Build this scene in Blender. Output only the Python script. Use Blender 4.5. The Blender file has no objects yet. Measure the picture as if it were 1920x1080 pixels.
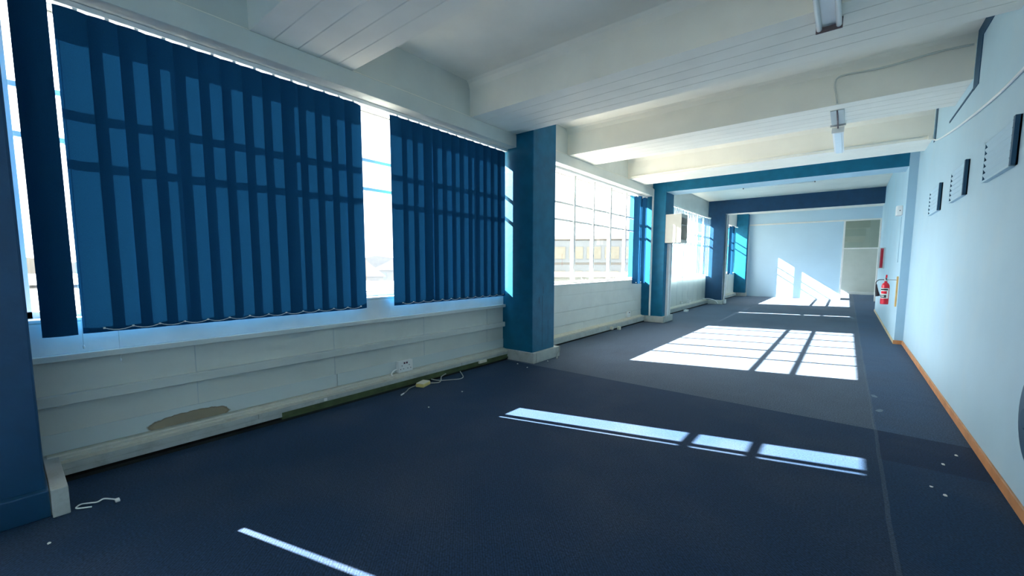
import bpy, bmesh, math, random
from mathutils import Vector, Matrix
random.seed(7)
S = bpy.context.scene
COL = S.collection
PI = math.pi

# ------------------------------------------------------------------ helpers
class MB:
    """collects shapes and links them as ONE mesh object"""
    def __init__(s): s.b = bmesh.new()
    def box(s, x0, x1, y0, y1, z0, z1, bev=0.0, rot=None, mi=0):
        vs = [Vector((x, y, z)) for x in (x0, x1) for y in (y0, y1) for z in (z0, z1)]
        if rot is not None:
            c = Vector(((x0+x1)/2, (y0+y1)/2, (z0+z1)/2)); vs = [c + rot @ (v-c) for v in vs]
        v = [s.b.verts.new(p) for p in vs]
        fs = [s.b.faces.new([v[i] for i in q]) for q in ((0,1,3,2),(4,6,7,5),(0,4,5,1),(2,3,7,6),(0,2,6,4),(1,5,7,3))]
        for f in fs: f.material_index = mi
        if bev:
            es = list({e for f in fs for e in f.edges})
            r = bmesh.ops.bevel(s.b, geom=es, offset=bev, segments=2, affect='EDGES', profile=.5)
            for f in r['faces']: f.material_index = mi
        return s
    def prism(s, pts, axis, a, b, mi=0):
        """polygon pts (2D) extruded along axis 0/1/2 from a to b"""
        def mk(p, t):
            q = list(p); q.insert(axis, t); return s.b.verts.new(q)
        A = [mk(p, a) for p in pts]; B = [mk(p, b) for p in pts]
        n = len(pts)
        fs = [s.b.faces.new(A[::-1]), s.b.faces.new(B)]
        for i in range(n): fs.append(s.b.faces.new((A[i], A[(i+1)%n], B[(i+1)%n], B[i])))
        for f in fs: f.material_index = mi
        return s
    def tube(s, pts, r, n=8, mi=0, cap=True):
        pts = [Vector(p) for p in pts]; rings = []
        up = None
        for i, p in enumerate(pts):
            d = (pts[min(i+1, len(pts)-1)] - pts[max(i-1, 0)]).normalized()
            if up is None:
                up = Vector((0,0,1)) if abs(d.z) < .9 else Vector((1,0,0))
            a = d.cross(up).normalized(); b = a.cross(d).normalized(); up = b
            rr = r[i] if isinstance(r, (list, tuple)) else r
            rings.append([s.b.verts.new(p + a*rr*math.cos(2*PI*k/n) + b*rr*math.sin(2*PI*k/n)) for k in range(n)])
        for A, B in zip(rings, rings[1:]):
            for k in range(n):
                f = s.b.faces.new((A[k], A[(k+1)%n], B[(k+1)%n], B[k])); f.smooth = True; f.material_index = mi
        if cap:
            s.b.faces.new(rings[0][::-1]).material_index = mi; s.b.faces.new(rings[-1]).material_index = mi
        return s
    def lathe(s, prof, c=(0,0,0), n=28, mi=0, M=None):
        """prof: (radius, height) pairs about z through c"""
        c = Vector(c); rings = []
        for r, z in prof:
            ring = []
            for k in range(n):
                v = Vector((r*math.cos(2*PI*k/n), r*math.sin(2*PI*k/n), z))
                if M is not None: v = M @ v
                ring.append(s.b.verts.new(c+v))
            rings.append(ring)
        for A, B in zip(rings, rings[1:]):
            for k in range(n):
                f = s.b.faces.new((A[k], A[(k+1)%n], B[(k+1)%n], B[k])); f.smooth = True; f.material_index = mi
        if prof[0][0] > 1e-6: s.b.faces.new(rings[0][::-1]).material_index = mi
        if prof[-1][0] > 1e-6: s.b.faces.new(rings[-1]).material_index = mi
        return s
    def quad(s, *p, mi=0):
        f = s.b.faces.new([s.b.verts.new(q) for q in p]); f.material_index = mi; return s
    def build(s, name, mats, parent=None, loc=None):
        bmesh.ops.recalc_face_normals(s.b, faces=s.b.faces)
        me = bpy.data.meshes.new(name); s.b.to_mesh(me); s.b.free()
        for m in (mats if isinstance(mats, (list, tuple)) else [mats]): me.materials.append(m)
        o = bpy.data.objects.new(name, me); COL.objects.link(o)
        if parent: o.parent = parent
        if loc: o.location = loc
        return o

def box(name, mat, x0, x1, y0, y1, z0, z1, bev=0.0, parent=None):
    return MB().box(x0, x1, y0, y1, z0, z1, bev).build(name, mat, parent)
def tag(o, label, cat, group=None, kind=None):
    o['label'] = label; o['category'] = cat
    if group: o['group'] = group
    if kind: o['kind'] = kind
    return o
def st(o, label=None, cat=None):
    o['kind'] = 'structure'
    if label: o['label'] = label
    if cat: o['category'] = cat
    return o
def empty(name, loc=(0,0,0), rz=0):
    o = bpy.data.objects.new(name, None); COL.objects.link(o); o.location = loc; o.rotation_euler.z = rz
    o.empty_display_size = .1
    return o
def smooth_path(pts, k=6):
    P = [Vector(p) for p in pts]; out = []
    for i in range(len(P)-1):
        p0, p1, p2, p3 = P[max(i-1,0)], P[i], P[i+1], P[min(i+2, len(P)-1)]
        for j in range(k):
            t = j/k
            out.append(.5*((2*p1)+(-p0+p2)*t+(2*p0-5*p1+4*p2-p3)*t*t+(-p0+3*p1-3*p2+p3)*t**3))
    out.append(P[-1]); return out

# ------------------------------------------------------------------ materials
def nt(name):
    m = bpy.data.materials.new(name); m.use_nodes = True
    t = m.node_tree; t.nodes.clear()
    return m, t, t.nodes, t.links
def paint(name, col, rough=.6, var=.06, scale=3.0, bump=.06, bscale=60., spec=.35, metal=0., dirt=None, dirt_amt=.0, dscale=1.3):
    """painted / plain surface: base colour with slight mottling, optional dirt patches, fine bump"""
    m, t, N, L = nt(name)
    out = N.new('ShaderNodeOutputMaterial'); p = N.new('ShaderNodeBsdfPrincipled'); L.new(p.outputs[0], out.inputs[0])
    tc = N.new('ShaderNodeTexCoord')
    n1 = N.new('ShaderNodeTexNoise'); n1.inputs['Scale'].default_value = scale; n1.inputs['Detail'].default_value = 5
    L.new(tc.outputs['Object'], n1.inputs['Vector'])
    r = N.new('ShaderNodeValToRGB')
    r.color_ramp.elements[0].position = .3; r.color_ramp.elements[1].position = .7
    r.color_ramp.elements[0].color = (*[c*(1-var) for c in col], 1); r.color_ramp.elements[1].color = (*[min(1, c*(1+var)) for c in col], 1)
    L.new(n1.outputs['Fac'], r.inputs[0]); last = r.outputs[0]
    if dirt:
        n3 = N.new('ShaderNodeTexNoise'); n3.inputs['Scale'].default_value = dscale; n3.inputs['Detail'].default_value = 8; n3.inputs['Roughness'].default_value = .7
        L.new(tc.outputs['Object'], n3.inputs['Vector'])
        r3 = N.new('ShaderNodeValToRGB'); r3.color_ramp.elements[0].position = .5; r3.color_ramp.elements[1].position = .72
        r3.color_ramp.elements[0].color = (0,0,0,1); r3.color_ramp.elements[1].color = (dirt_amt,)*3+(1,)
        L.new(n3.outputs['Fac'], r3.inputs[0])
        mx = N.new('ShaderNodeMix'); mx.data_type = 'RGBA'; mx.inputs['B'].default_value = (*dirt, 1)
        L.new(r3.outputs[0], mx.inputs['Factor']); L.new(last, mx.inputs['A']); last = mx.outputs['Result']
    L.new(last, p.inputs['Base Color'])
    p.inputs['Roughness'].default_value = rough; p.inputs['Metallic'].default_value = metal
    p.inputs['Specular IOR Level'].default_value = spec
    if bump:
        n2 = N.new('ShaderNodeTexNoise'); n2.inputs['Scale'].default_value = bscale; n2.inputs['Detail'].default_value = 3
        L.new(tc.outputs['Object'], n2.inputs['Vector'])
        b = N.new('ShaderNodeBump'); b.inputs['Strength'].default_value = bump; b.inputs['Distance'].default_value = .01
        L.new(n2.outputs['Fac'], b.inputs['Height']); L.new(b.outputs[0], p.inputs['Normal'])
    return m
def fabric(name, col, trans, tcol=None, rough=.9, weave=420.):
    m, t, N, L = nt(name)
    out = N.new('ShaderNodeOutputMaterial')
    tc = N.new('ShaderNodeTexCoord')
    w = N.new('ShaderNodeTexNoise'); w.inputs['Scale'].default_value = weave; w.inputs['Detail'].default_value = 2
    L.new(tc.outputs['Object'], w.inputs['Vector'])
    r = N.new('ShaderNodeValToRGB'); r.color_ramp.elements[0].position = .35; r.color_ramp.elements[1].position = .65
    r.color_ramp.elements[0].color = (*[c*.85 for c in col], 1); r.color_ramp.elements[1].color = (*[c*1.15 for c in col], 1)
    L.new(w.outputs['Fac'], r.inputs[0])
    d = N.new('ShaderNodeBsdfDiffuse'); L.new(r.outputs[0], d.inputs['Color'])
    tr = N.new('ShaderNodeBsdfTranslucent'); tr.inputs['Color'].default_value = (*(tcol or col), 1)
    mx = N.new('ShaderNodeMixShader'); mx.inputs[0].default_value = trans
    L.new(d.outputs[0], mx.inputs[1]); L.new(tr.outputs[0], mx.inputs[2]); L.new(mx.outputs[0], out.inputs[0])
    return m
def glass(name, tint=(1,1,1), gloss=.05):
    m, t, N, L = nt(name)
    out = N.new('ShaderNodeOutputMaterial'); tr = N.new('ShaderNodeBsdfTransparent'); tr.inputs[0].default_value = (*tint, 1)
    g = N.new('ShaderNodeBsdfGlossy'); g.inputs['Roughness'].default_value = .02
    mx = N.new('ShaderNodeMixShader'); mx.inputs[0].default_value = gloss
    L.new(tr.outputs[0], mx.inputs[1]); L.new(g.outputs[0], mx.inputs[2]); L.new(mx.outputs[0], out.inputs[0])
    return m

WHITE   = paint('white_emulsion', (.90,.86,.755), .7, .04, 2.2, .10, 35, .25)
GREYP   = paint('pale_grey_paint', (.64,.66,.60), .5, .05, 2.5, .06, 50, .4, dirt=(.36,.34,.28), dirt_amt=.16)
GREYF   = paint('wall_grey_paint', (.52,.57,.56), .6, .05, 2.5, .06, 50, .3)
LIGHTB  = paint('light_blue_paint', (.42,.60,.69), .55, .035, 1.6, .05, 25, .35, dirt=(.50,.62,.66), dirt_amt=.5)
STEPDIM   = paint('dimmed_light_blue', (.32,.50,.62), .55, .035, 1.6, .05, 25, .35)  # light blue darkened to paint in shade on the step face
PARTB   = paint('partition_blue_paint', (.47,.66,.77), .55, .03, 1.2, .03, 25, .3)
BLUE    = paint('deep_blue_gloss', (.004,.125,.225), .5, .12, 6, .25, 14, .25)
DIMBLUE    = paint('dimmed_blue_gloss', (.006,.055,.125), .4, .12, 6, .2, 14, .45)  # deep blue darkened to paint in the shade on two columns and far beam
OLDBLUE = paint('old_dark_blue_paint', (.012,.07,.13), .6, .1, 6, .1, 20, .4)
SOFFB   = paint('pale_blue_soffit', (.40,.58,.68), .6, .04, 3, .06, 40, .3)
CREAM   = paint('trunking_cream', (.62,.60,.50), .5, .09, 5, .06, 40, .35, dirt=(.30,.24,.15), dirt_amt=.55, dscale=5)
PLINTH  = paint('plinth_grey', (.47,.50,.47), .65, .1, 5, .08, 40, .3, dirt=(.25,.24,.19), dirt_amt=.5, dscale=6)
GREEN   = paint('bare_green_board', (.085,.12,.05), .7, .25, 7, .08, 40, .3)
DARK    = paint('dark_gap', (.02,.022,.02), .8, .2, 10, .05, 40, .2)
METALW  = paint('white_window_steel', (.74,.75,.72), .45, .05, 6, .05, 60, .45)
PLASTIC = paint('white_plastic', (.82,.82,.79), .35, .02, 6, 0, 40, .5)
CABW    = paint('cabinet_cream', (.50,.49,.43), .5, .03, 4, 0, 40, .3)
SCRAP   = paint('worn_carpet_scrap', (.13,.18,.23), .8, .2, 20, .1, 90, .1)
IVORY   = paint('ivory_plastic', (.74,.70,.55), .4, .05, 6, 0, 40, .5)
YELLOW  = paint('yellowed_plastic', (.72,.60,.22), .45, .1, 9, 0, 40, .45)
CABLEG  = paint('grey_cable', (.40,.40,.36), .5, .1, 9, 0, 40, .4)
CABLEW  = paint('white_cable', (.80,.82,.80), .5, .03, 9, 0, 40, .4)
BLACK   = paint('black_plastic', (.012,.012,.014), .45, .1, 9, 0, 40, .5)
WINE    = paint('dark_red_rocker', (.09,.012,.05), .4, .1, 9, 0, 40, .5)
RED     = paint('extinguisher_red', (.62,.012,.03), .25, .05, 9, 0, 40, .5)
SIGNRED = paint('sign_red', (.62,.05,.08), .45, .05, 9, 0, 40, .4)
WOOD    = paint('orange_skirting_wood', (.55,.25,.10), .45, .2, 5, .05, 60, .45)
PALEW   = paint('pale_skirting_wood', (.58,.46,.26), .5, .12, 5, .05, 60, .4)
RAWW    = paint('raw_wood', (.66,.42,.14), .6, .12, 9, .05, 60, .35)
STEEL   = paint('grey_steel', (.45,.45,.44), .4, .05, 9, 0, 40, .5, metal=.7)
RUST    = paint('browned_steel', (.16,.12,.12), .5, .2, 12, .05, 40, .4)
TUBE    = paint('frosted_tube', (.86,.88,.86), .25, .01, 6, 0, 40, .5)
DIFFUS  = paint('prismatic_diffuser', (.62,.72,.76), .3, .03, 14, .1, 120, .5)
LABELW  = paint('label_white', (.78,.78,.74), .5, .03, 9, 0, 40, .3)
OLIVE   = paint('cabinet_interior', (.32,.33,.24), .7, .1, 9, .05, 40, .3)
BACKW   = paint('far_room_paint', (.42,.46,.42), .7, .04, 3, .08, 80, .3)
FAB     = fabric('navy_blind_fabric', (.010,.062,.145), .013, (.012,.11,.27))
FABP    = fabric('pale_blind_fabric', (.38,.53,.62), .14, (.36,.60,.74))
GLASS   = glass('window_glass')
GLASSG  = glass('grey_textured_glass', (.80,.83,.79), .06)
GROUT   = paint('exterior_ground', (.20,.20,.18), .9, .1, .1, 0, 40, .1)
EXTW    = paint('exterior_pale_wall', (0.217,0.211,0.189), .9, .06, .6, 0, 40, .1)
EXTB    = paint('exterior_blue_band', (0.191,0.212,0.220), .7, .06, .6, 0, 40, .2)
EXTY    = paint('exterior_window_blind', (0.231,0.222,0.175), .7, .10, 3., 0, 40, .2)
EXTR    = paint('exterior_roof', (0.277,0.268,0.252), .8, .06, .6, 0, 40, .1)
EXTT    = paint('exterior_roof_tile', (0.244,0.220,0.195), .8, .06, .6, 0, 40, .1)
EXTG    = paint('exterior_greenish', (0.220,0.230,0.203), .8, .06, .6, 0, 40, .1)

def wall_board(name, col, stain):
    """painted bottom board, with one irregular brown water stain (soft noisy outline) where paint is gone"""
    m, t, N, L = nt(name)
    out = N.new('ShaderNodeOutputMaterial'); p = N.new('ShaderNodeBsdfPrincipled'); L.new(p.outputs[0], out.inputs[0])
    tc = N.new('ShaderNodeTexCoord'); sp = N.new('ShaderNodeSeparateXYZ'); L.new(tc.outputs['Object'], sp.inputs[0])
    def math_(op, a, b=None):
        n = N.new('ShaderNodeMath'); n.operation = op
        for i, v in enumerate((a, b)):
            if v is None: continue
            if isinstance(v, (int, float)): n.inputs[i].default_value = v
            else: L.new(v, n.inputs[i])
        return n.outputs[0]
    nz = N.new('ShaderNodeTexNoise'); nz.inputs['Scale'].default_value = 9; nz.inputs['Detail'].default_value = 6
    L.new(tc.outputs['Object'], nz.inputs['Vector'])
    cy, cz, ry, rz = stain
    dy = math_('DIVIDE', math_('SUBTRACT', sp.outputs[1], cy), ry); dz = math_('DIVIDE', math_('SUBTRACT', sp.outputs[2], cz), rz)
    d = math_('ADD', math_('ADD', math_('MULTIPLY', dy, dy), math_('MULTIPLY', dz, dz)), math_('MULTIPLY', math_('SUBTRACT', nz.outputs['Fac'], .5), 1.3))
    r = N.new('ShaderNodeValToRGB'); e = r.color_ramp.elements
    e[0].position = .0; e[0].color = (.30,.25,.17,1); e[1].position = 1.; e[1].color = (*col, 1)
    for pos, c in ((.62, (.33,.27,.18)), (.80, (.20,.16,.10)), (.90, col)):
        q = e.new(pos); q.color = (*c, 1)
    L.new(d, r.inputs[0]); L.new(r.outputs[0], p.inputs['Base Color']); p.inputs['Roughness'].default_value = .55
    return m
STAINB = wall_board('stained_board', (.60,.66,.64), (.93,.205,.30,.075))

def carpet():
    m, t, N, L = nt('navy_ribbed_carpet')
    out = N.new('ShaderNodeOutputMaterial'); p = N.new('ShaderNodeBsdfPrincipled'); L.new(p.outputs[0], out.inputs[0])
    tc = N.new('ShaderNodeTexCoord'); sp = N.new('ShaderNodeSeparateXYZ'); L.new(tc.outputs['Object'], sp.inputs[0])
    def M_(op, a, b=None):
        n = N.new('ShaderNodeMath'); n.operation = op
        for i, v in enumerate((a, b)):
            if v is None: continue
            if isinstance(v, (int, float)): n.inputs[i].default_value = v
            else: L.new(v, n.inputs[i])
        return n.outputs[0]
    def mix(f, a, b, blend='MIX'):
        n = N.new('ShaderNodeMix'); n.data_type = 'RGBA'; n.blend_type = blend
        for k, v in (('Factor', f), ('A', a), ('B', b)):
            if isinstance(v, (int, float)): n.inputs[k].default_value = v
            elif isinstance(v, tuple): n.inputs[k].default_value = (*v, 1)
            else: L.new(v, n.inputs[k])
        return n.outputs['Result']
    def noise(sc, det=4, vec=None):
        n = N.new('ShaderNodeTexNoise'); n.inputs['Scale'].default_value = sc; n.inputs['Detail'].default_value = det
        L.new(vec or tc.outputs['Object'], n.inputs['Vector']); return n.outputs['Fac']
    wob = M_('MULTIPLY', M_('SUBTRACT', noise(.9, 3), .5), .05)
    x, y = M_('ADD', sp.outputs[0], wob), M_('ADD', sp.outputs[1], wob)
    right = M_('GREATER_THAN', x, .285); far = M_('GREATER_THAN', y, 4.93)
    c = mix(far, CN, CF)                       # two laid lengths of different wear, far one also lightened by painted-in sky sheen
    c = mix(right, c, mix(far, CR, CRF))
    band = M_('MULTIPLY', right, M_('MULTIPLY', M_('GREATER_THAN', y, 4.2), M_('LESS_THAN', y, 4.93)))
    c = mix(band, c, CB)                       # a newer strip let in by the seam
    # seams: thin pale frayed lines
    sx = M_('LESS_THAN', M_('ABSOLUTE', M_('SUBTRACT', x, .285)), .012)
    c = mix(M_('MULTIPLY', sx, .25), c, (.12,.15,.18))
    # wear and lint
    w = N.new('ShaderNodeValToRGB'); w.color_ramp.elements[0].position = .45; w.color_ramp.elements[1].position = .8
    w.color_ramp.elements[0].color = (0,0,0,1); w.color_ramp.elements[1].color = (.5,.5,.5,1)
    L.new(noise(1.1, 7), w.inputs[0]); c = mix(w.outputs[0], c, (.045,.055,.075))
    f = N.new('ShaderNodeValToRGB'); f.color_ramp.elements[0].position = .3; f.color_ramp.elements[1].position = .75
    f.color_ramp.elements[0].color = (.45,.45,.45,1); f.color_ramp.elements[1].color = (1.9,1.9,1.9,1)
    L.new(noise(85, 5), f.inputs[0]); c = mix(.8, c, f.outputs[0], 'MULTIPLY')
    wc = N.new('ShaderNodeTexWave'); wc.wave_type = 'BANDS'; wc.bands_direction = 'DIAGONAL'; wc.inputs['Scale'].default_value = 34; wc.inputs['Distortion'].default_value = 2.5; wc.inputs['Detail'].default_value = 3; wc.inputs['Detail Scale'].default_value = 6
    L.new(tc.outputs['Object'], wc.inputs['Vector'])
    wr = N.new('ShaderNodeValToRGB'); wr.color_ramp.elements[0].color = (.55,.55,.55,1); wr.color_ramp.elements[1].color = (1.35,1.4,1.4,1); L.new(wc.outputs['Fac'], wr.inputs[0])
    c = mix(.45, c, wr.outputs[0], 'MULTIPLY')
    L.new(c, p.inputs['Base Color'])
    p.inputs['Roughness'].default_value = .85; p.inputs['Specular IOR Level'].default_value = .12
    p.inputs['Sheen Weight'].default_value = .06; p.inputs['Sheen Roughness'].default_value = .5; p.inputs['Sheen Tint'].default_value = (.55,.78,1,1)
    wv = N.new('ShaderNodeTexWave'); wv.wave_type = 'BANDS'; wv.bands_direction = 'DIAGONAL'; wv.inputs['Scale'].default_value = 26; wv.inputs['Distortion'].default_value = 1.2
    wv.inputs['Detail'].default_value = 2; L.new(tc.outputs['Object'], wv.inputs['Vector'])
    # lifted ripples in the loosely laid far length
    mp = N.new('ShaderNodeMapping'); mp.inputs['Scale'].default_value = (1.1, .55, 1); mp.inputs['Rotation'].default_value = (0,0,.5); L.new(tc.outputs['Object'], mp.inputs['Vector'])
    rip = N.new('ShaderNodeTexNoise'); rip.inputs['Scale'].default_value = 2.6; rip.inputs['Detail'].default_value = 3; rip.inputs['Distortion'].default_value = 1.5; L.new(mp.outputs[0], rip.inputs['Vector'])
    h = M_('ADD', M_('MULTIPLY', wv.outputs['Fac'], .25), M_('MULTIPLY', noise(190, 2), .6))
    b1 = N.new('ShaderNodeBump'); b1.inputs['Strength'].default_value = .35; b1.inputs['Distance'].default_value = .008; L.new(h, b1.inputs['Height'])
    b2 = N.new('ShaderNodeBump'); b2.inputs['Strength'].default_value = .22; b2.inputs['Distance'].default_value = .05
    L.new(M_('MULTIPLY', rip.outputs['Fac'], far), b2.inputs['Height']); L.new(b1.outputs[0], b2.inputs['Normal']); L.new(b2.outputs[0], p.inputs['Normal'])
    return m
CN, CF, CR, CRF, CB = (.008,.026,.062), (.062,.085,.118), (.005,.027,.070), (.036,.068,.122), (.004,.017,.050)
CARPET = carpet()

# ------------------------------------------------------------------ layout (metres; camera at x=0, y=0; window wall at -x)
XW, XG, XO = -4.22, -4.40, -4.60         # inner panel face, glass plane, outer face
SILL, HEAD, SOF, CEIL = 1.12, 3.32, 3.42, 3.87
XR, XR2, YP = .90, .775, 10.64           # right wall near, right wall far, step
COLS = [(-.51, .09, -3.64), (5.0, 5.6, -3.64), (10.67, 11.27, -3.64), (17.1, 17.7, -3.63), (22.24, 22.6, -3.74)]
BAYS = [(.09, 5.0), (5.6, 10.67), (11.27, 17.1), (17.7, 22.24)]
YB = -8.0                                # wall behind the camera
YF = 22.6                                # far partition

st(box('floor', CARPET, -4.7, 2.6, YB-.1, 27.6, -.12, 0), 'navy blue ribbed carpet laid in lengths over the whole floor', 'floor')
st(box('ceiling', WHITE, -4.7, 2.6, YB-.1, 27.6, CEIL, CEIL+.15), 'white painted concrete ceiling slab between the beams', 'ceiling')

# right wall, its step and the passage behind its far end
st(box('wall_right', LIGHTB, XR, XR+.2, YB, YP, 0, CEIL), 'light blue painted wall with three louvred vents', 'wall')
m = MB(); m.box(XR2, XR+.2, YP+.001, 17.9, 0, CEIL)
o = m.build('wall_right_far', [LIGHTB, STEPDIM]); st(o, 'light blue wall beyond the step, carrying the fire extinguisher', 'wall')
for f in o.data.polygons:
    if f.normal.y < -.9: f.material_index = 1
st(box('wall_passage', LIGHTB, 2.4, 2.6, 17.0, 27.5, 0, CEIL), 'light blue wall of the side passage past the corner', 'wall')
st(box('wall_passage_return', LIGHTB, XR+.2, 2.4, 17.0, 17.2, 0, CEIL))
st(box('wall_back', LIGHTB, -4.6, 1.1, YB-.2, YB, 0, CEIL))
st(box('baseboard_right', WOOD, XR-.016, XR, YB, YP-.001, 0, .075, .003), 'orange brown wooden skirting along the near light blue wall', 'skirting')
st(box('baseboard_step', WOOD, XR2-.016, XR-.018, YP-.017, YP, 0, .075, .003), 'short wooden skirting across the face of the wall step', 'skirting')
st(box('baseboard_right_far', PALEW, XR2-.014, XR2, YP+.002, 17.9, 0, .06, .003), 'pale wooden skirting under the fire extinguisher', 'skirting')
# old dark paint left at the top corners of the right wall
def strip(n, y0, y1, z0, z1, lab):
    st(box('trim_%d' % n, OLDBLUE, XR-.006, XR, y0, y1, z0, z1), lab, 'paint strip')
strip(1, 6.20, 6.43, 3.28, CEIL, 'dark blue old paint strip beside the third beam end')
strip(2, 4.99, 6.20, 3.74, CEIL, 'dark blue old paint strip along the wall top between two beams')
strip(3, 8.80, 8.97, 3.33, CEIL, 'dark blue old paint strip beside the fourth beam end')
strip(4, 6.45, 7.7, 3.285, 3.31, 'thin dark blue line on the wall under the third beam end')

# window wall
def panel_bay(i, y0, y1):
    m = MB(); m.box(XO, XW, y0, y1, 0, SILL-.02)
    o = m.build('wall_left', GREYP); st(o, 'pale grey panelled wall under the windows of bay %s' % ('one', 'two', 'three', 'four', 'five')[i], 'wall')
    s = box('sill', METALW, XG+.02, XW+.012, y0, y1, SILL-.022, SILL, .004, o)
    for yy in ([y0+.9+1.21*k for k in range(int((y1-y0)/1.21))] if i != 2 else [y0+.6*k for k in range(1, 10) if y0+.6*k < y1]):
        box('joint_strip', GREYF, XW-.01, XW+.003, yy, yy+.006, .19, SILL-.03, 0, o)
    return o
bay = [panel_bay(i, *b) for i, b in enumerate(BAYS)]
w = bay[0]; y0, y1 = BAYS[0]
# bay one: two projecting battens, and the stained bottom board
box('batten', GREYP, XW, XW+.060, y0, y1-.002, .828, .872, .004, w)
box('batten', GREYP, XW, XW+.050, y0, y1-.002, .520, .592, .004, w)
box('apron', METALW, XW, XW+.012, y0, y1-.002, .872, SILL-.03, .003, w)
box('bottom_board', STAINB, XW, XW+.010, y0, 2.215, .184, .318, .002, w)
box('bottom_board', STAINB, XW, XW+.010, 2.222, y1-.002, .184, .318, .002, w)
# bay two: flush overlapping boards with dark joints between them
w = bay[1]; y0, y1 = BAYS[1]
zs = [.165, .318, .585, .90, SILL-.025]
for k in range(4):
    for a, b in (((y0, 7.6), (7.607, y1-.002)) if k == 0 else ((y0, y1-.002),)):
        MB().prism([(XW, zs[k]+.007), (XW+.018-.003*k, zs[k]+.007), (XW+.010-.002*k, zs[k+1]), (XW, zs[k+1])], 1, a, b).build('board', GREYP, w)
# wall above the windows: lintel, and the downstand with the curtain rail under it
for i, (a, b) in enumerate(BAYS):
    st(box('wall_left_top', GREYF if i > 1 else GREYP, XO, XG+.08 if i < 2 else XW, a, b, HEAD if i < 2 else 3.27, CEIL), 'grey wall strip over the windows of bay %s' % ('one', 'two', 'three', 'four')[i], 'wall')
for i in (0, 1):
    a, b = BAYS[i]
    st(box('trim_%d' % (10+i), GREYP, -4.27, -3.95, a, b-.002, 3.235, SOF-.003, .006), 'grey boxed downstand running above the %s window' % ('blinded', 'bare')[i], 'downstand')
    st(box('wall_left_recess', GREYP, -4.31, -3.985, a, b-.002, SOF-.003, CEIL-.001), 'grey edge beam face between the ceiling beams over the %s window' % ('blinded', 'bare')[i], 'wall')
    st(box('trim_%d' % (20+i), WHITE, -3.985, -3.965, a, b-.002, SOF-.004, SOF+.010, .003), 'thin plaster ridge along the top of the downstand over the %s window' % ('blinded', 'bare')[i], 'ridge')
# wall piece behind the camera on the window side, with an added fill-light window
st(box('wall_left', GREYP, XO, XW, -1.0, -.51, 0, CEIL))
st(box('wall_left', GREYP, XO, XW, YB, -1.0, 0, SILL-.02))
st(box('wall_left_top', GREYP, XO, -3.985, YB, -1.0, 3.27, CEIL))

# columns and plinths
names = ['dark blue column at the near end of the blinds', 'dark blue column between the blinds and the bare window', 'blue column with white conduits and a wall cabinet',
         'dark blue column under the far dark beam', 'blue column touching the far partition']
for i, (a, b, xf) in enumerate(COLS):
    o = MB().box(XO, xf, a, b, 0, CEIL, .012).build('column', DIMBLUE if i in (0, 3) else BLUE); st(o, names[i], 'column')
    z = .165
    m = MB().box(XW, xf+.045, a-(.02 if i else .03), b+(.11 if i in (1, 2) else .01 if i == 0 else .03) if i < 4 else b, 0, z, .008)
    if i in (1, 2):                                         # cover strips on the plinth faces
        m.box(xf+.044, xf+.049, a+.03, b+.05, .075, .080); m.box(xf+.04, xf+.052, a+.05, a+.08, .01, .16); m.box(xf-.03, xf+.0, a-.026, a-.018, .01, .16)
        m.box(XW+.10, XW+.12, a-.03, a-.018, .0, .17)
    q = m.build('plinth', [PLINTH, DIMBLUE], o)
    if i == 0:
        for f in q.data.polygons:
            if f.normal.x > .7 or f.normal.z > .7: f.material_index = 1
        MB().box(XW, xf+.075, b+.012, b+.085, 0, z+.004, .004).build('plinth_end', PLINTH, o)
    if i == 1:   # cracks, chips and paint runs on the room-side face
        d = MB()
        for yy, z0, z1, w_ in ((a+.26, .22, 1.02, .006), (a+.42, .3, .62, .004), (a+.17, .90, 1.0, .012), (a+.28, 1.05, 1.16, .010)):
            d.box(xf-.002, xf+.0015, yy, yy+w_, z0, z1)
        d.build('crack', OLDBLUE, o)
# steel-pale undersides and ceiling beams
def beam(y0, y1, z0, mats, label, x0=-4.05, x1=XR+.02, haunch=.07, grooves=(), soff=0, cat='beam'):
    g = []
    for t in grooves:
        yy = y0+(y1-y0)*t; g += [(yy-.006, z0), (yy, z0+.007), (yy+.006, z0)]
    P = [(y0-haunch, CEIL+.01), (y0-haunch*.35, CEIL-haunch*.4), (y0, CEIL-haunch*1.3), (y0, z0)] + g + [(y1, z0), (y1, CEIL-haunch*1.3), (y1+haunch*.35, CEIL-haunch*.4), (y1+haunch, CEIL+.01)]
    m = MB(); m.prism(P, 0, x0, x1)
    o = m.build('ceiling_beam', mats); st(o, label, cat)
    if soff:
        for f in o.data.polygons:
            if f.normal.z < -.5: f.material_index = soff
    return o
G = (.2, .42, .63, .82)
beam(-1.1, -.2, SOF, [WHITE], 'white concrete beam overhead behind the camera', x0=-3.95)
beam(1.45, 2.37, SOF, [WHITE], 'white concrete beam crossing over the dark blue blinds', grooves=G)
beam(4.05, 4.98, SOF, [WHITE], 'broad white beam meeting the first dark blue column', grooves=G)
beam(6.50, 7.42, SOF, [WHITE], 'white beam above the bare window carrying the grey conduit', grooves=G)
beam(9.10, 9.98, SOF, [WHITE], 'white beam just in front of the blue painted beam', grooves=G)
beam(10.67, 11.27, 3.31, [BLUE, SOFFB], 'blue painted beam from the blue column to the wall step', x0=-3.64, x1=XR2+.02, haunch=.001, soff=1)
beam(17.1, 17.6, 3.37, [DIMBLUE, WHITE], 'dark blue beam further down the room', x0=-3.64, x1=XR2+.02, haunch=.001, soff=1)

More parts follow.
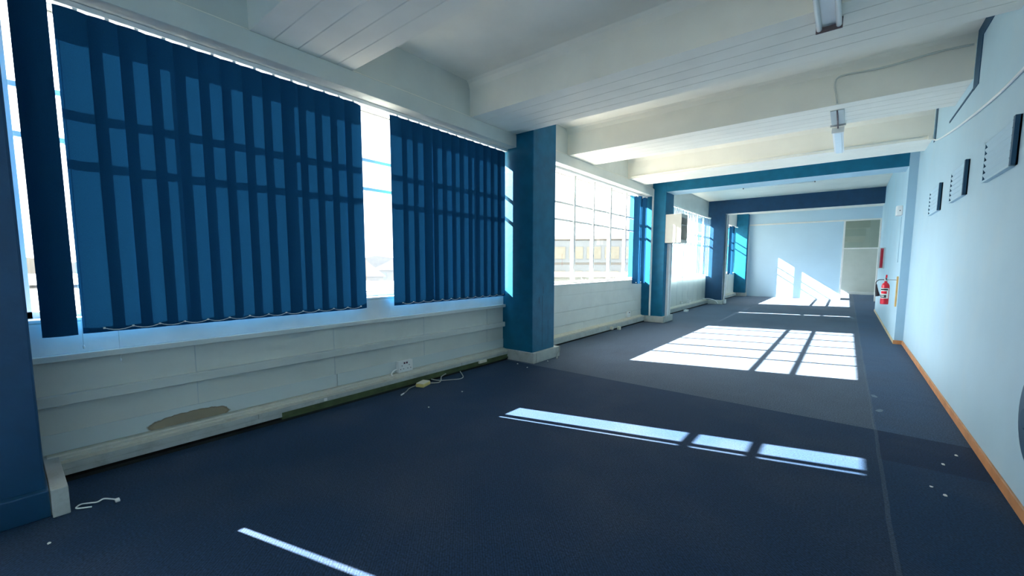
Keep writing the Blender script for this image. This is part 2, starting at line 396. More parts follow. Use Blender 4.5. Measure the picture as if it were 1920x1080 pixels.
# ------------------------------------------------------------------ windows
def window(n, y0, y1, mull, label, stays=()):
    """mull: list of (y, width)"""
    r = empty('window_%d' % n, (XG, (y0+y1)/2, SILL)); st(r, label, 'window')
    inv = Matrix.Translation(r.location).inverted()
    def put(o): o.parent = r; o.matrix_parent_inverse = inv; return o
    d = .03
    m = MB(); m.box(XG-d, XG+d, y0, y1, SILL, SILL+.045); m.box(XG-d, XG+d, y0, y1, HEAD-.05, HEAD)
    m.box(XG-d, XG+d, y0, y0+.04, SILL, HEAD); m.box(XG-d, XG+d, y1-.04, y1, SILL, HEAD); put(m.build('frame', METALW))
    for y, w_ in mull:
        if y0+.05 < y < y1-.05: put(MB().box(XG-d, XG+d+(.012 if w_ > .05 else 0), y-w_/2, y+w_/2, SILL+.045, HEAD-.05, .003).build('mullion', METALW))
    for z in (2.365, 2.69): put(MB().box(XG-.022, XG+.022, y0+.04, y1-.04, z-.019, z+.019, .003).build('glazing_bar', METALW))
    put(MB().box(XG-.003, XG+.003, y0+.02, y1-.02, SILL+.02, HEAD-.02).build('pane', GLASS))
    for y, z in stays:
        m = MB().tube([(XG+.03, y-.09, z+.035), (XG+.05, y-.03, z), (XG+.045, y+.06, z-.005), (XG+.03, y+.10, z+.01)], .006, 6); put(m.build('window_stay', STEEL))
    return r
TH, TN = .074, .056
window(1, .09, 5.0, [(2.55+.83*k, TH if k % 2 else TN) for k in range(-3, 4)], 'white steel window behind the dark blue blinds')
window(2, 5.6, 10.67, [(6.60, TN), (7.43, TH), (8.25, TN), (9.08, TH), (9.93, TN)], 'bare white steel window showing the pale building outside', [(7.80, 2.72), (9.45, 2.72), (7.85, 1.17), (9.5, 1.17)])
window(3, 11.27, 17.1, [(12.1+.83*k, TH if k % 2 else TN) for k in range(6)], 'white steel window behind the pale translucent blinds')
window(4, 17.7, 22.24, [(18.515+.83*k, TH if k in (0, 2, 4) else TN) for k in range(5)], 'white steel window near the far partition')
window(5, YB, -1.0, [(-7.2+.83*k, TN) for k in range(8)], 'unseen white steel window added behind the camera for fill light')  # unseen opening added to brighten the near end of the room
window(6, YF+.1, 27.4, [(23.5+.83*k, TN) for k in range(5)], 'unseen white steel window added to light the room beyond the partition')  # added out of view so daylight reaches the room past the doorway
# outside lintel ledge over and sill ledge under the windows
st(box('exterior_ledge', EXTW, XO-.02, XO+.0, YB, 27.4, HEAD-.01, CEIL))

# ------------------------------------------------------------------ far partition, doorway and room beyond
st(box('wall_far', PARTB, -4.6, -.2, YF, YF+.10, 0, 3.33), 'light blue partition closing the far end of the room', 'wall')
st(box('wall_far_top', PARTB, -4.6, 2.4, YF, YF+.10, 3.39, CEIL), 'blue grey wall strip above the white rail of the partition', 'wall')
st(box('trim_30', METALW, -3.76, 2.4, YF-.03, YF+.11, 3.33, 3.39, .004), 'white horizontal rail along the top of the partition', 'rail')
st(box('trim_31', METALW, -3.80, -3.72, YF-.04, YF, 0, 3.33, .004), 'white upright post at the column end of the partition', 'post')
d = empty('door_1', (.4, YF, 0)); st(d, 'doorless white framed opening beside the far partition', 'doorway')
def sub(o, p): o.parent = p; o.matrix_parent_inverse = Matrix.Translation(p.location).inverted(); return o
sub(box('jamb', METALW, -.22, -.16, YF-.03, YF+.12, 0, 3.33, .004), d)
sub(box('jamb', METALW, .93, 1.0, YF-.03, YF+.12, 0, 3.33, .004), d)
sub(box('transom', METALW, -.16, .93, YF-.02, YF+.10, 2.165, 2.21, .004), d)
sub(box('transom_pane', GLASSG, -.16, .93, YF+.03, YF+.038, 2.21, 3.33), d)
st(box('wall_far_side', PARTB, 1.0, 2.4, YF, YF+.1, 0, 3.33))
st(box('wall_end', BACKW, -4.6, 2.6, 27.4, 27.6, 0, CEIL), 'grey green back wall seen through the far doorway', 'wall')
st(box('baseboard_end', GREYF, -4.4, 2.4, 27.38, 27.4, 0, .14, .004), 'grey skirting seen through the far doorway', 'skirting')
for a, b in ((YF+.1, 27.4),):
    st(box('wall_left', GREYP, XO, XW, a, b, 0, SILL-.02)); st(box('wall_left_top', GREYP, XO, XW, a, b, 3.27, CEIL))

# ------------------------------------------------------------------ vertical blinds
def slat_mesh(w_, z0, z1, mat, bow=.024):
    m = MB(); n = 10; rows = []
    for z in (z0, z0+.03, z0+.035, z0+.5*(z1-z0), z1-.02, z1):
        row = []
        for k in range(n+1):
            t = k/n-.5
            row.append((bow*(1-4*t*t), t*w_, z))
        rows.append(row)
    V = [[m.b.verts.new(p) for p in r_] for r_ in rows]
    for A, B in zip(V, V[1:]):
        for k in range(n): m.b.faces.new((A[k], A[k+1], B[k+1], B[k])).smooth = True
    me = bpy.data.meshes.new('slat'); m.b.to_mesh(me); m.b.free(); me.materials.append(mat); return me
def carrier_mesh():
    m = MB(); m.box(-.012, .014, -.012, .012, -.03, .0, .004); m.box(-.004, .010, -.018, .018, -.042, -.028, .003)
    o = m.build('carrier', PLASTIC); me = o.data; bpy.data.objects.remove(o); return me
CARR = carrier_mesh()
def vertical_blind(x, yr0, yr1, zt, zb, slats, mat, label, chain=True, w_=.212, cords=()):
    """slats: list of (y, angle) ; angle 0 = closed"""
    r = empty('vertical_blind', (x, yr0, zt)); tag(r, label, 'blind')
    def put(o): o.parent = r; o.matrix_parent_inverse = Matrix.Translation(r.location).inverted(); return o
    put(MB().box(x-.022, x+.022, yr0, yr1, zt-.038, zt, .004).build('headrail', PLASTIC))
    me = slat_mesh(w_, zb, zt-.055, mat, .024 if w_ > .2 else .010); tops = []
    for y, a, *wf in slats:
        o = bpy.data.objects.new('slat', me); COL.objects.link(o); o.location = (x+(wf[1] if len(wf) > 1 else 0), y, 0); o.rotation_euler.z = a; put(o)
        if wf: o.scale.y = wf[0]
        c = bpy.data.objects.new('carrier', CARR); COL.objects.link(c); c.location = (x, y, zt-.03); put(c)
    cx = .026 if w_ > .2 else .008
    if chain:
        ys = sorted(s[0] for s in slats if len(s) < 3); runs = [[ys[0]]]
        for q in ys[1:]:
            if q-runs[-1][-1] > .18: runs.append([])
            runs[-1].append(q)
        for ys in runs:                                     # one beaded chain per unbroken run of slats
            if len(ys) < 2: continue
            m = MB()
            for ya, yb in zip(ys, ys[1:]):
                sg = .018 if yb-ya > .1 else .03
                m.tube([(x+.012+cx, ya+(yb-ya)*t, zb+.030-sg*4*t*(1-t)) for t in (0,.15,.3,.5,.7,.85,1)], .0028, 5)
            for ya in ys: m.box(x+.006+cx, x+.016+cx, ya-.006, ya+.006, zb+.024, zb+.036)
            put(m.build('bottom_chain', PLASTIC))
    for y, z in cords:
        m = MB().tube([(x-.035, y, zt-.03), (x-.035, y, z)], .0016, 5); m.lathe([(.003, 0), (.007, -.012), (.004, -.03)], (x-.035, y, z), 8)
        put(m.build('control_cord', CABLEW))
    return r
P_, T_ = .1545, math.radians(8)
sl = [(.236, 0, .78, .05), (.240, .03, .74, .04)] + [(.372+P_*(k+.5), T_*(.6+.8*random.random())) for k in range(14)]
sl += [(2.93+P_*(k+.5), T_*(.6+.8*random.random())) for k in range(12)] + [(4.86, math.radians(8))]
vertical_blind(-4.13, .10, 4.985, 3.234, 1.013, sl, FAB, 'long dark blue vertical blind, parted by one gap, across the nearest window', cords=((.345, .93), (.53, .80)))
sl = [(10.06, math.radians(104)), (10.10, math.radians(107)), (10.14, math.radians(101)), (10.36, math.radians(106)), (10.46, math.radians(103)), (10.552, math.radians(54))]
vertical_blind(-4.13, 5.62, 10.655, 3.234, 1.02, sl, FAB, 'dark blue vertical blind drawn into a bunch beside the bare window', w_=.168)
pc = .1545
sl = []
y = 11.42
while y < 17.05:
    if not 14.15 < y < 14.25: sl.append((y, T_*(.3+1.2*random.random())))
    y += pc
vertical_blind(-4.13, 11.30, 17.08, 3.262, 1.06, sl, FABP, 'pale sunlit vertical blind with thin slats between the third and fourth columns', w_=.166)
sl = [(20.72+.05*k, math.radians(101+4*(k % 3))) for k in range(6)]
vertical_blind(-4.13, 17.75, 22.05, 3.262, 1.06, sl, FAB, 'small bunch of dark blue slats at the column by the far partition', w_=.168)

# ------------------------------------------------------------------ skirting trunking along the window wall
def trunk(y0, y1, label, green=None, fr=-4.09):
    r = empty('cable_trunking', (fr, y0, 0)); tag(r, label, 'trunking')
    def put(o): o.parent = r; o.matrix_parent_inverse = Matrix.Translation(r.location).inverted(); return o
    put(MB().prism([(XW, .150), (fr-.004, .135), (fr-.004, .157), (fr-.030, .160), (fr-.034, .166), (fr-.075, .168), (fr-.082, .178), (XW, .180)], 1, y0, y1).build('top_cover', CREAM))
    a = y0
    ends = [y0+1.28*k for k in range(1, int((y1-y0)/1.28)+1)]+[y1]
    for e in ends:
        put(MB().box(XW, fr, a, e-.004, .092, .135, .002).build('front_cover', PLINTH)); a = e
    if green:
        put(MB().box(XW, fr-.002, y0, green, .050, .091, .002).build('lower_cover', PLINTH))
        put(MB().box(XW, fr-.012, green, y1, .052, .090).build('bare_board', GREEN))
        put(MB().box(XW, fr-.004, green, y1, .026, .050).build('bare_board', GREEN))
    else:
        put(MB().box(XW, fr-.002, y0, y1, .030, .091, .002).build('lower_cover', PLINTH))
    put(MB().box(XW, fr-.01, y0, y1, .0, .026).build('base_strip', DARK))
    return r
trunk(.12, 4.978, 'cream topped cable trunking under the dark blue blinds', 1.6)
trunk(5.72, 10.64, 'cream topped cable trunking under the bare window')
trunk(11.40, 17.07, 'cream topped cable trunking under the pale blinds')
trunk(17.74, 22.2, 'short cable trunking run under the farthest window')

# sockets
def socket(y, z, label, wid=.21, hei=.135, double=True, x=XW+.012, cord=False):
    r = empty('power_socket', (x, y, z)); tag(r, label, 'socket')
    MB().box(0, .045, -wid/2, wid/2, -hei/2, hei/2, .006).build('back_box', PLASTIC, r)
    f = MB().box(.045, .053, -wid/2-.002, wid/2+.002, -hei/2-.002, hei/2+.002, .003).build('face_plate', PLASTIC, r)
    m = MB()
    for s in ((-1, 1) if double else (0,)):
        for dy, dz in ((0, .010), (-.022, -.030), (.022, -.030)):
            m.box(.0525, .0538, s*wid*.25+dy-.006, s*wid*.25+dy+.006, dz-.004, dz+.004)
    m.build('pin_hole', BLACK, f)
    for s in ((-1, 1) if double else (0,)):
        MB().box(.052, .059, s*.018-.010, s*.018+.010, hei*.22, hei*.22+.022, .002).build('rocker_switch', WINE, f)
    if cord:
        MB().tube(smooth_path([(.02, -wid/2, -.03), (.03, -wid/2-.05, -.035), (.04, -wid/2-.09, -.07), (.06, -wid/2-.06, -.105), (.09, -wid/2+.01, -.118)]), .009, 8).build('cord', PLASTIC, r)
    return r
socket(3.07, .252, 'white double socket with a short cord under the dark blue blinds', cord=True)
socket(9.80, .27, 'white double socket under the bare window near the second trunking end', wid=.17)
socket(14.05, .262, 'small grey socket above the trunking under the pale blinds', wid=.12, hei=.09, double=False)
# small fittings on the trunking
def stub(name, loc, dims, mat, label, cat, hole=True):
    o = MB().box(-dims[0]/2, dims[0]/2, -dims[1]/2, dims[1]/2, 0, dims[2], .004).build(name, mat, None, loc); tag(o, label, cat)
    if hole: MB().box(dims[0]/2-.001, dims[0]/2+.002, -dims[1]*.2, dims[1]*.2, dims[2]*.3, dims[2]*.7).build('hole', BLACK, o)
    return o
stub('outlet_cover', (-4.078, 4.37, .062), (.03, .16, .04), IVORY, 'small ivory cover on the trunking near the first full column', 'cover', False)
stub('outlet_cover', (-4.086, 2.02, .10), (.012, .035, .03), PLASTIC, 'tiny white plug on the trunking front under the blinds', 'cover', False)
stub('cable_gland', (-4.06, 8.62, .035), (.06, .07, .07), IVORY, 'first of two ivory glands at the trunking foot under the bare window', 'gland', False)
stub('cable_gland', (-4.02, 8.92, .0), (.07, .07, .075), IVORY, 'second ivory gland lying on the carpet under the bare window', 'gland', False)
stub('wall_plug', (-4.15, 14.75, .195), (.09, .12, .11), PLASTIC, 'white plug standing on the trunking under the pale blinds', 'plug', False)
stub('connector_block', (-3.93, 13.75, .0), (.10, .20, .06), PLASTIC, 'white connector block on the carpet beside the third trunking', 'connector')

# yellowed junction box with its cables, loose cables
r = empty('junction_box', (-4.0, 3.21, 0)); tag(r, 'yellowed plastic junction box with trailing grey cables on the carpet', 'junction box')
MB().box(-.055, .055, -.085, .085, .002, .042, .006, Matrix.Rotation(.35, 3, 'Z')).build('body', YELLOW, r)
MB().box(-.050, .050, -.080, .080, .042, .052, .004, Matrix.Rotation(.35, 3, 'Z')).build('lid', IVORY, r)
def rel(pts, o=(-4.0, 3.21, 0)): return [tuple(a-b for a, b in zip(p, o)) for p in pts]
MB().tube(smooth_path(rel([(-3.99, 3.28, .02), (-3.95, 3.36, .012), (-3.94, 3.42, .010), (-3.99, 3.49, .010), (-4.06, 3.56, .03), (-4.085, 3.66, .045)])), .007, 7).build('cable', CABLEG, r)
MB().tube(smooth_path(rel([(-4.075, 3.40, .03), (-4.00, 3.47, .010), (-3.90, 3.60, .009), (-3.85, 3.70, .009), (-3.90, 3.80, .010), (-4.06, 3.90, .03)])), .006, 7).build('cable', CABLEG, r)
c = MB().tube(smooth_path(rel([(-4.03, 3.15, .02), (-4.02, 3.02, .010), (-3.95, 2.92, .008), (-3.90, 2.83, .008)])), .005, 7).build('cable', CABLEG, r)
MB().tube(rel([(-3.915, 2.86, .008), (-3.885, 2.80, .008)]), [.007, .009], 7).build('plug_end', PLASTIC, c)
r = MB().tube(smooth_path([(-3.535, .26, .008), (-3.585, .20, .007), (-3.625, .22, .007), (-3.60, .26, .008), (-3.575, .29, .010), (-3.59, .32, .012), (-3.555, .35, .010), (-3.52, .37, .010)]), .0045, 7).build('network_cable', CABLEW)
tag(r, 'short white cable curled on the carpet by the nearest column', 'cable')
MB().box(-3.525, -3.49, .362, .384, .003, .018, .003).build('plug', PLASTIC, r)
r = MB().tube(smooth_path([(-3.588, 5.69, .17), (-3.575, 5.665, .10), (-3.58, 5.61, .05), (-3.55, 5.56, .012), (-3.52, 5.50, .006)]), .008, 7).build('loose_cord', CABLEG)
tag(r, 'grey cord hanging over the plinth of the first full column', 'cord')
r = MB().tube(smooth_path([(-4.10, 16.3, .24), (-3.98, 16.75, .22), (-3.82, 17.0, .15), (-3.72, 17.02, .03)]), .014, 7).build('loose_cord', CABLEW)
tag(r, 'white cable drooping off the trunking end below the pale blinds', 'cord')

# conduits
def conduit(name, mat, boxes, label):
    m = MB()
    for b in boxes: m.box(*b, .004)
    o = m.build(name, mat); tag(o, label, 'conduit'); return o
conduit('conduit', METALW, [(-3.985, -3.945, 10.635, 10.67, .17, SOF-.01)], 'white boxed conduit down the window side of the blue column')
conduit('conduit', METALW, [(-3.64, -3.575, 10.86, 10.97, .17, 2.03)], 'wide white conduit below the open wall cabinet')
conduit('conduit', METALW, [(-3.64, -3.60, 11.10, 11.17, .17, 2.03)], 'slim white conduit beside the wide one below the wall cabinet')
conduit('conduit', METALW, [(-3.63, -3.59, 17.30, 17.36, .16, 3.37)], 'white conduit on the dark blue column under the far beam')
stub('switch_box', (-3.56, 17.30, .02), (.06, .10, .16), PLASTIC, 'white box at the foot of the far dark blue column', 'box', False)

# open white cabinet on the blue column
r = empty('wall_cabinet', (-3.64, 10.68, 2.045)); tag(r, 'white open sided cabinet fixed to the blue column', 'cabinet')
W_, D_, H_, t_ = .39, .50, .71, .018
MB().box(.0, W_, .0, t_, 0, H_, .003).build('side_panel', CABW, r)
MB().box(.0, W_, D_-t_, D_, 0, H_, .003).build('side_panel', CABW, r)
MB().box(.0, W_, t_, D_-t_, 0, .075, .003).build('bottom_panel', CABW, r)
MB().box(.0, W_, t_, D_-t_, H_-.09, H_, .003).build('top_panel', CABW, r)
MB().box(.0, .012, t_, D_-t_, .075, H_-.09).build('back_panel', OLIVE, r)
MB().box(.012, W_-.02, t_, D_-t_, .44, .458, .002).build('shelf', CABW, r)
m = MB(); m.box(-.06, .06, -.07, .07, 0, .11, .01); m.lathe([(.03, 0), (.03, .02)], (.06, .0, .05), 14, 0, Matrix.Rotation(PI/2, 3, 'Y'))
o = m.build('cable_junction', BLACK, None, (-3.40, 10.86, 2.504)); tag(o, 'dark fitting on the upper shelf of the white wall cabinet', 'fitting')

# ------------------------------------------------------------------ right wall fittings
def vent(y0, y1, label):
    z0, z1 = 2.215, 2.565
    r = empty('louvre_vent', (XR, (y0+y1)/2, z0)); tag(r, label, 'vent', 'louvred vents high on the right wall')
    h, w2 = z1-z0, (y1-y0)/2; D = .034
    MB().box(-.010, 0, -w2, w2, 0, h).build('backing', OLDBLUE, r)
    MB().box(-D, 0, -w2, -w2+.045, 0, h).build('side_plate', OLDBLUE, r)
    MB().box(-D*.9, 0, w2-.035, w2-.03, .012, h-.02).build('end_plate', OLDBLUE, r)
    m = MB(); m.box(-D, 0, -w2+.045, w2, h-.02, h, .002); m.box(-D, 0, w2-.03, w2, 0, h, .002); m.box(-D, 0, -w2+.045, w2-.03, -.004, .014, .002)
    m.build('frame', LIGHTB, r)
    n = 6; p = (h-.03)/n
    for k in range(n):
        zb = .014+k*p
        MB().prism([(-.012, zb), (-.006, zb), (-D+.006, zb+p*.97), (-D, zb+p*.97), (-D, zb+p*.84)], 1, -w2+.06, w2-.035).build('louvre', LIGHTB, r)
    return r
vent(4.62, 5.475, 'nearest of the three louvred vents on the light blue wall')
vent(6.23, 7.00, 'middle of the three louvred vents on the light blue wall')
vent(7.76, 8.605, 'farthest of the three louvred vents on the light blue wall')

r = MB().tube(smooth_path([(XR-.012, 9.05, 3.40), (XR-.012, 8.4, 3.25), (XR-.012, 7.0, 3.07), (XR-.012, 5.585, 2.93), (XR-.012, 4.72, 2.885), (XR-.012, 3.4, 2.86), (XR-.012, 2.0, 2.86)]), .011, 8).build('wall_cable', CABLEW)
tag(r, 'white cable sagging across the light blue wall above the vents', 'cable')
r = MB().tube([(-3.9, 9.085, 3.46), (.86, 9.085, 3.46)], .012, 8).build('beam_conduit', WHITE)
tag(r, 'thin white conduit along the foot of the fourth beam face', 'conduit')
MB().box(.84, .89, 9.06, 9.10, 3.40, 3.47, .004).build('end_box', WHITE, r)

# fire extinguisher
ex, ey, eb = .602, 10.86, .735
r = empty('fire_extinguisher', (ex, ey, eb)); tag(r, 'red fire extinguisher with black horn hung on the light blue wall', 'fire extinguisher')
R_ = .062
b = MB().lathe([(R_*.9, 0), (R_, .012), (R_, .345), (R_*.93, .375), (R_*.72, .402), (R_*.42, .42), (.022, .426), (.022, .45)], n=30).build('cylinder', RED, r)
def wrap(z0, z1, a0, a1, rr, mat, nm, par):
    m = MB(); n = 12; A = []
    for k in range(n+1):
        a = a0+(a1-a0)*k/n; A.append([m.b.verts.new((rr*math.cos(a), rr*math.sin(a), z)) for z in (z0, z1)])
    for p, q in zip(A, A[1:]): m.b.faces.new((p[0], q[0], q[1], p[1])).smooth = True
    return m.build(nm, mat, par)
FA, FB = -PI*1.02, -PI*.22
lb = wrap(.115, .315, FA, FB, R_+.0012, LABELW, 'label', b)
wrap(.272, .305, FA+.25, FB-.25, R_+.002, BLACK, 'label_band', lb)
wrap(.205, .258, FA+.5, FB-.5, R_+.002, RED, 'label_band', lb)
wrap(.128, .185, FA+.3, FB-.6, R_+.002, BLACK, 'label_band', lb)
wrap(.150, .166, FA+.6, FB-1.1, R_+.0026, LABELW, 'label_band', lb)
v = MB().lathe([(.020, .445), (.024, .455), (.024, .485), (.016, .495), (.016, .515)], n=16).build('valve', STEEL, r)
MB().prism([(-.06, .515), (.05, .505), (.052, .520), (-.03, .535), (-.075, .575), (-.085, .568)], 0, -.012, .012).build('lever', RED, v)
MB().prism([(-.05, .480), (.03, .482), (.03, .492), (-.05, .505)], 0, -.011, .011).build('carry_handle', BLACK, v)
h = MB().tube(smooth_path([(0, .0, .475), (-.05, .02, .478), (-.105, .05, .468), (-.14, .07, .42), (-.135, .07, .37)]), .008, 8).build('hose', BLACK, r)
MB().tube([(-.135, .07, .38), (-.130, .07, .33), (-.118, .07, .24), (-.098, .07, .15)], [.014, .018, .027, .038], 16).build('horn', BLACK, r)
hb = MB().box(.0, XR2-ex-.024, -.008, .008, .470, .482).build('hanging_arm', STEEL, r)
o = box('backing_board', RAWW, XR2-.022, XR2, 10.80, 10.90, .70, 1.28, .003); tag(o, 'narrow raw wood board on the wall behind the fire extinguisher', 'board')
# projecting red sign
r = empty('fire_sign', (XR2, 15.2, 1.40)); tag(r, 'tall red and white projecting sign above the fire extinguisher', 'sign')
MB().box(-.140, 0, 0, .012, 0, .57, .002).build('panel', LABELW, r)
MB().box(-.095, -.030, -.003, 0, .02, .55).build('red_field', SIGNRED, r)
MB().box(-.070, -.045, -.005, -.003, .07, .50).build('pictogram', RED, r)
# detector box by the wall step
r = empty('alarm_sounder', (XR2, 11.25, 2.465)); tag(r, 'white alarm box high on the wall beside the step', 'alarm')
MB().box(-.095, 0, -.10, .10, 0, .19, .012).build('housing', PLASTIC, r)
MB().box(-.05, -.03, -.103, -.10, .085, .10).build('slot', BLACK, r)
MB().box(-.012, 0, .10, .125, .10, .19).build('side_bracket', BLACK, r)
o = box('cable_duct', LIGHTB, XR2-.012, XR2, 11.22, 11.245, 1.55, 2.44, .002); tag(o, 'light blue duct dropping below the white alarm box', 'duct')
# dark drum at the right edge
r = empty('hose_drum', (XR-.003, 3.40, .68)); tag(r, 'dark round drum on the light blue wall cut by the photo edge', 'drum')
RX = Matrix.Rotation(-PI/2, 3, 'Y')
MB().lathe([(.30, 0), (.32, .02), (.32, .05), (.28, .07), (.1, .08)], (0,0,0), 40, 0, RX).build('drum', OLDBLUE, r)
MB().lathe([(.06, .075), (.06, .11), (.05, .115)], (0,0,0), 20, 0, RX).build('hub', OLDBLUE, r)

# ------------------------------------------------------------------ light fittings
r = empty('tube_light', (-.225, 4.28, SOF)); tag(r, 'twin tube batten light under the broad white beam', 'ceiling light')
L_ = 1.5
MB().box(-.045, .045, -L_, -.02, -.045, -.002, .004).build('batten', PLASTIC, r)
for s in (-1, 1):
    MB().tube([(s*.062, -L_+.03, -.058), (s*.062, -.035, -.058)], .019, 14).build('tube', TUBE, r)
for yy in (-L_-.012, -.03):
    e = MB().box(-.085, .085, yy, yy+.012, -.085, -.002, .002); e.box(-.085, .085, yy-.0, yy+.03, -.006, -.002); e.build('end_bracket', RUST, r)
r = empty('hanging_light', (-.215, 7.42, 3.33)); tag(r, 'slim white fitting hung on a bracket from the third beam', 'ceiling light')
L_ = 1.38
MB().prism([(-.035, .05), (.035, .05), (.062, .0), (-.062, .0)], 1, .02, L_).build('body', PLASTIC, r)
MB().box(-.040, .040, .03, L_-.01, -.014, .0, .003).build('diffuser', DIFFUS, r)
MB().box(-.070, .070, .0, .02, -.016, .06, .003).build('end_cap', PLASTIC, r)
MB().box(-.07, .07, -.72, -.06, SOF-3.33-.012, SOF-3.33-.001, .002).build('mounting_plate', GREYF, r)
MB().tube([(0, -.72, .082), (0, -.25, .074), (0, -.02, .05), (0, .06, .045)], .010, 8).build('rod', RUST, r)
MB().box(-.085, .085, -.07, -.05, .055, .082, .002).build('cross_bracket', STEEL, r)
r = MB().tube(smooth_path([(.88, 6.486, 3.765), (.62, 6.486, 3.77), (.2, 6.486, 3.735), (-.13, 6.486, 3.745), (-.225, 6.486, 3.73), (-.25, 6.486, 3.67), (-.235, 6.486, 3.55), (-.215, 6.486, 3.43)]), .011, 8).build('beam_conduit', GREYP)
tag(r, 'grey conduit bending down the third beam face to the hanging light', 'conduit')
r = empty('tube_light', (-1.72, 14.4, CEIL)); tag(r, 'thin white batten light on the ceiling past the blue beam', 'ceiling light')
MB().box(-.88, .88, -.035, .035, -.05, -.001, .004).build('batten', PLASTIC, r)
MB().tube([(-.86, 0, -.068), (.86, 0, -.068)], .014, 10).build('tube', TUBE, r)
for s in (-1, 1): MB().box(s*.88-.012, s*.88+.012, -.03, .03, -.09, -.001, .003).build('end_bracket', RUST, r)

# ------------------------------------------------------------------ plaster crumbs and torn scraps on the carpet
cr = [(-3.786, 4.829, 'first column foot, nearer the trunking'), (-3.543, 4.747, 'front corner of the first full column'), (-3.534, 5.267, 'room side of the first full plinth'), (-3.331, 2.739, 'open carpet in front of the yellowed junction box'),
      (-3.442, 3.336, 'carpet just past the yellowed junction box'), (-3.246, .07, 'dark carpet by the nearest column'), (.65, 4.367, 'carpet edge near the newer strip'), (.532, 3.866, 'carpet near the skirting, nearer the long seam'), (.586, 3.776, 'carpet near the skirting, close to the photo edge'), (.758, 4.646, 'newer carpet strip beside the skirting')]
for x, y, wh in cr:
    o = MB(); bmesh.ops.create_icosphere(o.b, subdivisions=1, radius=.011)
    for vtx in o.b.verts: vtx.co *= (.7+.6*random.random()); vtx.co.z *= .6
    o = o.build('plaster_crumb', LABELW, None, (x, y, .006)); tag(o, 'white plaster crumb, ' + wh, 'crumb', 'plaster crumbs on the carpet')
for x, y, a, lab in ((.325, 6.21, .2, 'pale scuffed scrap at the long carpet seam, the farther one'), (.345, 5.62, -.3, 'pale scuffed scrap at the long carpet seam, the nearer one')):
    o = MB().prism([(-.022, -.05), (.01, -.06), (.03, -.02), (.02, .05), (-.01, .06), (-.02, .02)], 2, 0, .002)  .build('carpet_scrap', SCRAP, None, (x, y, .0005)); o.rotation_euler.z = a
    tag(o, lab, 'scrap')

# ------------------------------------------------------------------ outside
st(box('exterior_ground', GROUT, -400, -5.2, -250, 400, -7.2, -7.0))
def polar(u, dist):                       # direction from camera by bearing (degrees left of +y)
    a = math.radians(u); return (-math.sin(a)*dist, math.cos(a)*dist)
x, y = polar(27.0, 46); r = empty('office_building', (x, y, -7), math.radians(27+4)); tag(r, 'long pale office building with two bands of windows outside', 'building')
MB().box(-17.5, 9, 0, 14, 0, 11.3).build('wall', EXTW, r)
MB().box(-17.65, 9.15, -.25, 14.2, 11.2, 11.55).build('roof_edge', EXTR, r)
for z0, z1 in ((9.2, 10.9), (6.6, 8.3), (3.8, 5.4)):
    q = MB().box(-17, 8.2, -.12, 0, z0-.5, z1+.15).build('blue_band', EXTB, r)
    for k in range(13): MB().box(-16.6+1.9*k, -15.1+1.9*k, -.18, -.12, z0-.1, z1-.5).build('window', EXTY, q)
x, y = polar(32, 28); r = empty('low_building', (x, y, -7), math.radians(36)); tag(r, 'low pale building with a flat roof in front of the office building', 'building')
MB().box(-9, 5, 0, 8, 0, 7.65).build('wall', EXTG, r); MB().box(-9.2, 5.2, -.2, 8.2, 7.65, 7.85).build('roof_edge', EXTR, r)
x, y = polar(57, 23); r = empty('warehouse', (x, y, -7), math.radians(57)); tag(r, 'long warehouse with a ribbed pale roof edge seen through the blind gap', 'building')
MB().box(-10, 3, 0, 8, 0, 7.1).build('wall', EXTR, r)
m = MB()
for k in range(43): m.box(-10+.3*k, -10+.3*k+.17, -.16, 0, 6.3, 7.15)
m.build('ribbed_edge', EXTW, r)
MB().prism([(.5, 7.1), (4.2, 7.45), (8, 7.1)], 0, -10, 3).build('roof', EXTR, r)
for (u, dist, w_, h_, rz, lab) in ((58.6, 56, 5, 8.6, .2, 'pale gabled house with a stepped roof on the horizon, nearer the parted slats'), (54.6, 84, 9, 9.0, -.3, 'pale gabled house on the horizon behind the warehouse'), (66.5, 66, 8, 8.3, .1, 'wide pale gabled house beyond the warehouse, hidden mostly by slats')):
    x, y = polar(u, dist); r = empty('house', (x, y, -7), math.radians(u)+rz); tag(r, lab, 'house')
    MB().box(-w_/2, w_/2, 0, 8, 0, h_-1.6).build('wall', EXTW, r)
    MB().prism([(-w_/2-.3, h_-1.7), (w_/2+.3, h_-1.7), (0, h_+.6)], 1, -.3, 8.3).build('roof', EXTT, r)
    for k in (-1, 1): MB().box(k*w_*.25-.5, k*w_*.25+.5, -.06, 0, h_-3.4, h_-2.2).build('window', EXTB, r)
m = MB(); n = 40
top = [(-260+13*k, 2.5+2.2*math.sin(k*.7)+1.6*math.sin(k*1.9+1)) for k in range(n+1)]
m.prism([(-260, -1)]+top+[(260, -1)], 1, 0, 30)
x, y = polar(57, 190); o = m.build('distant_hill', EXTW, None, (x, y, -1)); o.rotation_euler.z = math.radians(57); st(o)

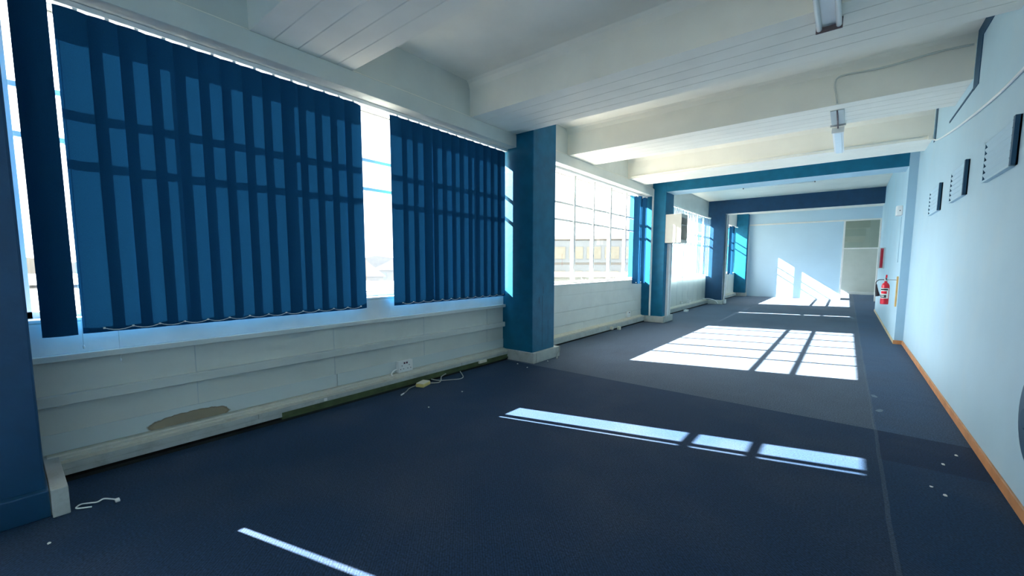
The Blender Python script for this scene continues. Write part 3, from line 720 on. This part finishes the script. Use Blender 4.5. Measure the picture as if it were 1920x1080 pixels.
# ------------------------------------------------------------------ light
sun = bpy.data.lights.new('sun', 'SUN'); sun.energy = 10.5; sun.angle = math.radians(.36); sun.color = (1, .955, .90)
so = bpy.data.objects.new('sun', sun); COL.objects.link(so)
dv = Vector((1, .285, -.69)).normalized(); so.rotation_euler = (-dv).to_track_quat('Z', 'Y').to_euler(); so.location = (-20, -5, 15)
wd = bpy.data.worlds.new('sky'); S.world = wd; wd.use_nodes = True
bg = wd.node_tree.nodes.get('Background') or wd.node_tree.nodes.new('ShaderNodeBackground')
WN, WL = wd.node_tree.nodes, wd.node_tree.links       # hazy sky, brightest around the sun
wt = WN.new('ShaderNodeTexCoord'); wv = WN.new('ShaderNodeVectorMath'); wv.operation = 'DOT_PRODUCT'; wv.inputs[1].default_value = tuple(-dv)
WL.new(wt.outputs['Generated'], wv.inputs[0])
def wm(op, a, b):
    n = WN.new('ShaderNodeMath'); n.operation = op
    for i, v in enumerate((a, b)):
        if isinstance(v, (int, float)): n.inputs[i].default_value = v
        else: WL.new(v, n.inputs[i])
    return n.outputs[0]
glow = wm('POWER', wm('MAXIMUM', wv.outputs['Value'], 0.0), 6.0)
WL.new(wm('ADD', wm('MULTIPLY', glow, 1.3), .42), bg.inputs[1])
bg.inputs[0].default_value = (.96, .98, 1.0, 1)
for y0, y1 in BAYS + [(YB, -1.0), (YF+.1, 27.4)]:
    a = bpy.data.lights.new('window_portal', 'AREA'); a.shape = 'RECTANGLE'; a.size = HEAD-SILL; a.size_y = y1-y0; a.cycles.is_portal = True
    p = bpy.data.objects.new('window_portal', a); COL.objects.link(p); p.location = (XG-.06, (y0+y1)/2, (HEAD+SILL)/2); p.rotation_euler = (0, -PI/2, 0)

# ------------------------------------------------------------------ camera
F_, YAW, PIT, ROL = 776.3, .6788, .0937, -.0017
f = Vector((-math.sin(YAW)*math.cos(PIT), math.cos(YAW)*math.cos(PIT), -math.sin(PIT))); rr = Vector((math.cos(YAW), math.sin(YAW), 0)); dn = f.cross(rr)
c_, s_ = math.cos(ROL), math.sin(ROL); r2, d2 = c_*rr+s_*dn, -s_*rr+c_*dn
cam = bpy.data.cameras.new('camera'); co = bpy.data.objects.new('camera', cam); COL.objects.link(co)
Mx = Matrix((r2, -d2, -f)).transposed().to_4x4(); Mx.translation = Vector((0, 0, 1.5)); co.matrix_world = Mx
cam.sensor_fit = 'HORIZONTAL'; cam.sensor_width = 36; cam.lens = F_/1920*36; cam.shift_y = (568.47-540)/1920; cam.clip_start = .05; cam.clip_end = 1000
S.camera = co
S.view_settings.view_transform = 'Standard'; S.view_settings.look = 'None'; S.view_settings.gamma = 1; S.view_settings.exposure = 3.42; S.view_settings.use_curve_mapping = False
S.cycles.use_denoising = True; S.cycles.max_bounces = 14; S.cycles.diffuse_bounces = 8; S.cycles.transparent_max_bounces = 16; S.cycles.sample_clamp_indirect = 20
